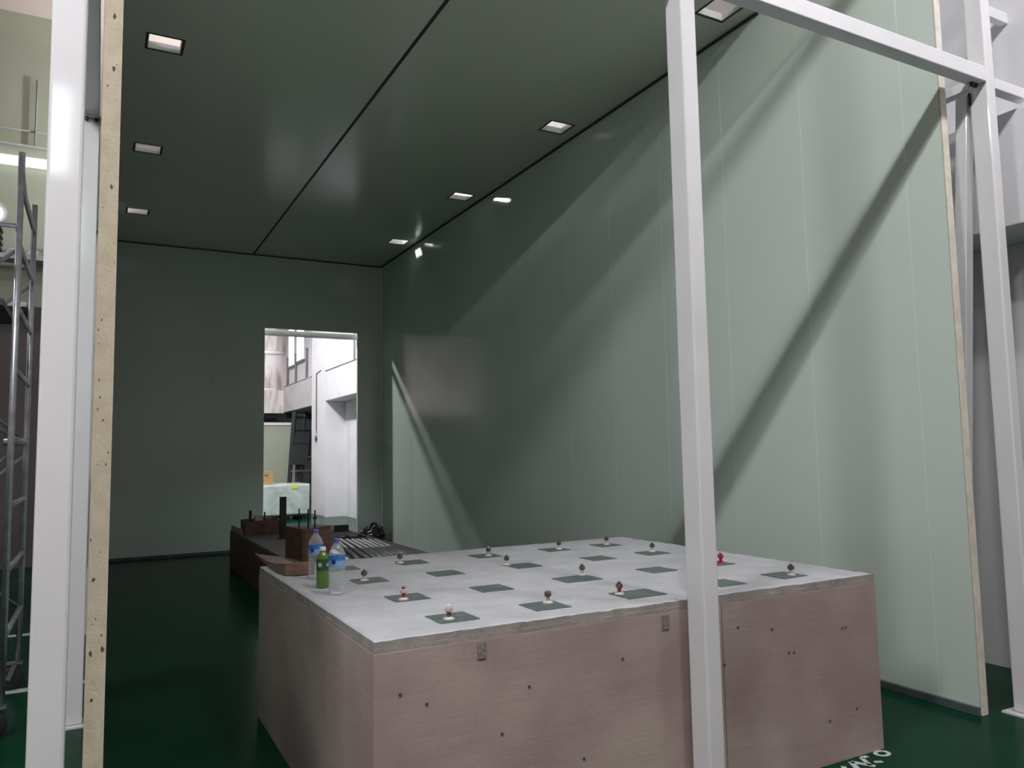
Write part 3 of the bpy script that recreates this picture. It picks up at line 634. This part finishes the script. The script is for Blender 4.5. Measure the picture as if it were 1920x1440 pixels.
# ------------------------------------------------------------------ left side of the hall
tag(boxo('strip_light', (-9.9, -0.42, 15.40, 15.50, 6.90, 7.05), 'striplit', None, 0.006), 'long lit white strip light high on the left rear wall', 'lamp')
for o_, dz, l in ((0, 5.15, 'upper white edged shelf on the left rear wall'), (1, 4.35, 'lower white edged shelf on the left rear wall')):
    sh = tag(empty('wall_shelf', (-3, 15.2, dz)), l, 'shelf')
    x1_ = 2.3 if o_ == 0 else 1.9
    obj('shelf_board', B(-6, x1_, -0.25, 0.34, 0, 0.04), 'halldark', sh); obj('shelf_edge', B(-6, x1_, -0.27, -0.251, -0.01, 0.07), 'wrapwhite', sh)
def sack(x, y, z, s, label, seed):
    bm = bmesh.new(); bmesh.ops.create_icosphere(bm, subdivisions=3, radius=1.0)
    for v in bm.verts:
        p = v.co.copy(); k = 1 + 0.3 * noise.noise(p * 2.2 + Vector((seed, 0, 0))); v.co = Vector((p.x * s * k, p.y * s * 0.7 * k, max(-0.6, p.z) * s * 0.7 * k + s * 0.5))
    for fc in bm.faces: fc.smooth = True
    tag(obj('white_sack', bm, 'wrapwhite', None, loc=(x, y, z)), label, 'sack', 'white sacks on the left shelf')
sack(-1.33, 15.1, 5.19, 0.13, 'round white sack on the upper left shelf', 1); sack(-1.02, 15.1, 5.19, 0.12, 'small white sack at the end of the upper left shelf', 5)
cr = tag(empty('slatted_crate', (-1.72, 15.15, 5.192)), 'dark slatted crate on the upper left shelf', 'crate')
for k in range(5): obj('slat', B(-0.22, 0.22, -0.2, 0.2, 0.0 + 0.11 * k, 0.05 + 0.11 * k), 'darksteel', cr)
obj('crate_post', B(-0.2, -0.16, -0.18, -0.14, 0.05, 0.55), 'darksteel', cr)
pipe('wall_conduit', [(-6, 15.52, 7.35), (-0.5, 15.52, 7.28)], 0.02, 'halldark', 'thin horizontal conduit above the white rail on the left', 'conduit')
pipe('wall_conduit', [(-6, 15.52, 7.62), (-0.5, 15.52, 7.55)], 0.016, 'halldark', 'thinner upper conduit on the left rear wall', 'conduit')
pipe('wall_conduit', [(-1.1, 15.50, 7.3), (-1.1, 15.50, 8.5)], 0.016, 'halldark', 'upright conduit on the left rear wall', 'conduit')
bl_ = tag(empty('bulkhead_lamp', (-1.66, 15.42, 6.02)), 'glowing round lamp on the rear wall behind the scaffold', 'lamp')
bm = bmesh.new(); lathe(bm, [(0.0, 0.12), (0.16, 0.10), (0.20, 0.0), (0.20, -0.02)], 20); bmesh.ops.rotate(bm, verts=bm.verts, matrix=Matrix.Rotation(-PI / 2, 3, 'X')); obj('lamp_dish', bm, 'lampoff', bl_)
bm = bmesh.new(); bmesh.ops.create_icosphere(bm, subdivisions=3, radius=0.12); bmesh.ops.translate(bm, verts=bm.verts, vec=(0, -0.06, 0)); obj('lamp_globe', bm, 'lampon', bl_)
# scaffold tower
sc = tag(empty('scaffold_tower', (-1.2, 6.77, 0)), 'rolling scaffold tower of galvanised tubes at the left edge', 'scaffold')
LX = [(-0.51), (-1.9)]; LY = [6.144, 7.40]
for x in LX:
    for y in LY:
        bm = bmesh.new(); tube(bm, [(x, y, 0.215), (x, y, 3.92)], 0.021, 12); under(obj('leg', bm, 'galv'), sc)
        bm = bmesh.new()
        w_ = bmesh.new(); lathe(w_, [(0.035, -0.02), (0.095, -0.02), (0.1, -0.012), (0.1, 0.012), (0.095, 0.02), (0.035, 0.02)], 20)
        bmesh.ops.rotate(w_, verts=w_.verts, matrix=Matrix.Rotation(PI / 2, 3, 'X')); bmesh.ops.translate(w_, verts=w_.verts, vec=(x - 0.06, y, 0.1)); bm.free()
        wh = under(obj('castor_wheel', w_, 'rubber'), sc)
        bm = bmesh.new(); prism(bm, (x - 0.02, y - 0.029, 0.2), (x - 0.065, y - 0.029, 0.085), 0.006, 0.035); prism(bm, (x - 0.02, y + 0.029, 0.2), (x - 0.065, y + 0.029, 0.085), 0.006, 0.035); box(bm, x - 0.08, x + 0.03, y - 0.032, y + 0.032, 0.2, 0.214)
        under(obj('castor_fork', bm, 'galv'), sc)
    for z in (3.70, 3.28, 2.85, 2.42, 1.95, 1.50, 1.07, 0.64):
        bm = bmesh.new()
        if z > 3.6: tube(bm, [(x, LY[0], z + 0.12), (x, LY[0] + 0.12, z + 0.06), (x, LY[0] + 0.3, z), (x, LY[1], z)], 0.019, 8)
        else: tube(bm, [(x, LY[0], z), (x, LY[1], z)], 0.019, 8)
        under(obj('rung', bm, 'galv'), sc)
for y in LY:
    for z0, z1 in ((0.62, 1.85), (1.85, 0.62), (1.95, 3.25), (3.25, 1.95)):
        bm = bmesh.new(); tube(bm, [(LX[0], y + 0.03, z0), (LX[1], y + 0.03, z1)], 0.014, 6); under(obj('cross_brace', bm, 'galv'), sc)
    bm = bmesh.new(); tube(bm, [(LX[0], y, 3.40), (LX[1], y, 3.40)], 0.016, 6); under(obj('ledger', bm, 'galv'), sc)
bm = bmesh.new(); tube(bm, [(-0.66, 7.36, 1.95), (-0.50, 7.36, 1.95)], 0.03, 8); under(obj('clamp', bm, 'galv'), sc)
under(boxo('platform_board', (-1.9, -0.6, 6.3, 7.2, 2.875, 2.92), 'darksteel'), sc)
# painted floor lines and lettering
for y, l in ((7.34, 'white line painted on the floor under the scaffold wheels'), (9.62, 'white line painted on the floor beyond the scaffold')):
    tag(boxo('floor_line', (-6.0, -0.03, y - 0.05, y + 0.06, 0.0004, 0.003), 'paint'), l, 'floor marking')
fm = tag(empty('floor_lettering', (3.95, 3.1, 0.0005)), 'worn white painted lettering on the floor by the block corner', 'floor marking')
bm = bmesh.new(); n = 18
for k in range(n):
    a0 = 2 * PI * k / n; a1 = 2 * PI * (k + 1) / n
    q = [(0.148 + r * math.cos(a), 0.03 + r * 0.8 * math.sin(a), 0.0004) for r, a in ((0.028, a0), (0.055, a0), (0.055, a1), (0.028, a1))]
    bm.faces.new([bm.verts.new(p) for p in q])
obj('letter', bm, 'paint', fm)
def stroke(pts, w_):
    bm = bmesh.new()
    for (a, b) in zip(pts, pts[1:]):
        a = Vector((*a, 0.0004)); b = Vector((*b, 0.0004)); d = (b - a).normalized(); s = Vector((-d.y, d.x, 0)) * w_ / 2
        bm.faces.new([bm.verts.new(p) for p in (a - s, b - s, b + s, a + s)])
    obj('letter', bm, 'paint', fm)
stroke([(-0.06, -0.05), (-0.01, 0.05), (0.04, 0.045)], 0.028); stroke([(0.0, -0.03), (0.045, -0.05)], 0.025)
stroke([(-0.17, -0.06), (-0.11, 0.04), (-0.045, -0.07)], 0.035); stroke([(-0.25, -0.05), (-0.2, 0.02)], 0.03)

# ------------------------------------------------------------------ lamps of the hall, with the added fill lamp
def lamp(x, y, z, watts, label, bare=False, colour=COOL):
    t = tag(empty('high_bay_lamp', (x, y, z)), label, 'lamp', 'hall high bay lamps')
    bm = bmesh.new(); lathe(bm, [(0.30, 0.0), (0.24, 0.12), (0.13, 0.26), (0.09, 0.30), (0.09, 0.46), (0.0, 0.47)] if not bare else [(0.05, 0.13), (0.05, 0.26), (0.0, 0.27)], 24); obj('lamp_shade', bm, 'lampoff', t)
    bm = bmesh.new(); lathe(bm, [(0.0, -0.02), (0.20, -0.01), (0.20, 0.02)] if not bare else [(0.0, -0.12), (0.07, -0.09), (0.09, 0.0), (0.07, 0.09), (0.05, 0.128)], 20); obj('lamp_glass', bm, 'lampon', t)
    bm = bmesh.new(); tube(bm, [(0, 0, 0.47 if not bare else 0.27), (0, 0, 9.69 - z)], 0.012, 6); obj('suspension_rod', bm, 'darksteel', t)
    ld = bpy.data.lights.new('lamp_light', 'POINT' if bare else 'SPOT'); ld.energy = watts; ld.color = colour; ld.shadow_soft_size = 0.22 if not bare else 0.10
    if not bare: ld.spot_size = math.radians(165); ld.spot_blend = 0.4
    lo = bpy.data.objects.new('lamp_light', ld); COL.objects.link(lo); lo.parent = t; lo.location = (0, 0, -0.26 if not bare else -0.24)
for x, y, z, p, l, *c in HALL_LAMPS:
    lamp(x, y, z, p, l, colour=c[0] if c else COOL)
lamp(*ROOF_LAMP, 'bare lamp hanging above the panel ceiling', True)
M['tubeglow'] = mat('fluorescent_tube_glow', (0.9, 0.9, 0.9), emit=(0.96, 0.98, 1.0), emit_s=TUBE_L)
TL = ['fluorescent fitting nearer the left wall end', 'fluorescent fitting farther from the left wall end']
for x, l in zip(TUBE_X, TL):
    t = tag(empty('fluorescent_fitting', (x, TUBE_Y, TUBE_Z)), l, 'lamp', 'fluorescent fittings in a row')
    obj('housing', B(-0.65, 0.65, -0.05, 0.05, 0.06, 0.12), 'lampoff', t, 0.004)
    for sg in (-1, 1):
        bm = bmesh.new(); va = [bm.verts.new((xx, sg * yy, zz)) for xx in (-0.65, 0.65) for yy, zz in ((0.05, 0.07), (0.05, 0.062), (0.15, 0.012), (0.15, 0.02))]
        for q in ((0, 1, 2, 3), (7, 6, 5, 4), (0, 4, 5, 1), (1, 5, 6, 2), (2, 6, 7, 3), (3, 7, 4, 0)): bm.faces.new([va[k] for k in q])
        obj('reflector', bm, 'white', t)
    for yy in (-0.028, 0.028):
        bm = bmesh.new(); tube(bm, [(-0.6, yy, 0.02), (0.6, yy, 0.02)], 0.018, 10); obj('tube', bm, 'tubeglow', t)
    for xx in (-0.63, 0.61): obj('lamp_holder', B(xx, xx + 0.02, -0.06, 0.06, 0.0, 0.06), 'white', t)
    for xx in (-0.4, 0.4):
        bm = bmesh.new(); tube(bm, [(xx, 0, 0.12), (xx, 0, 9.69 - TUBE_Z)], 0.006, 6); obj('suspension_rod', bm, 'darksteel', t)
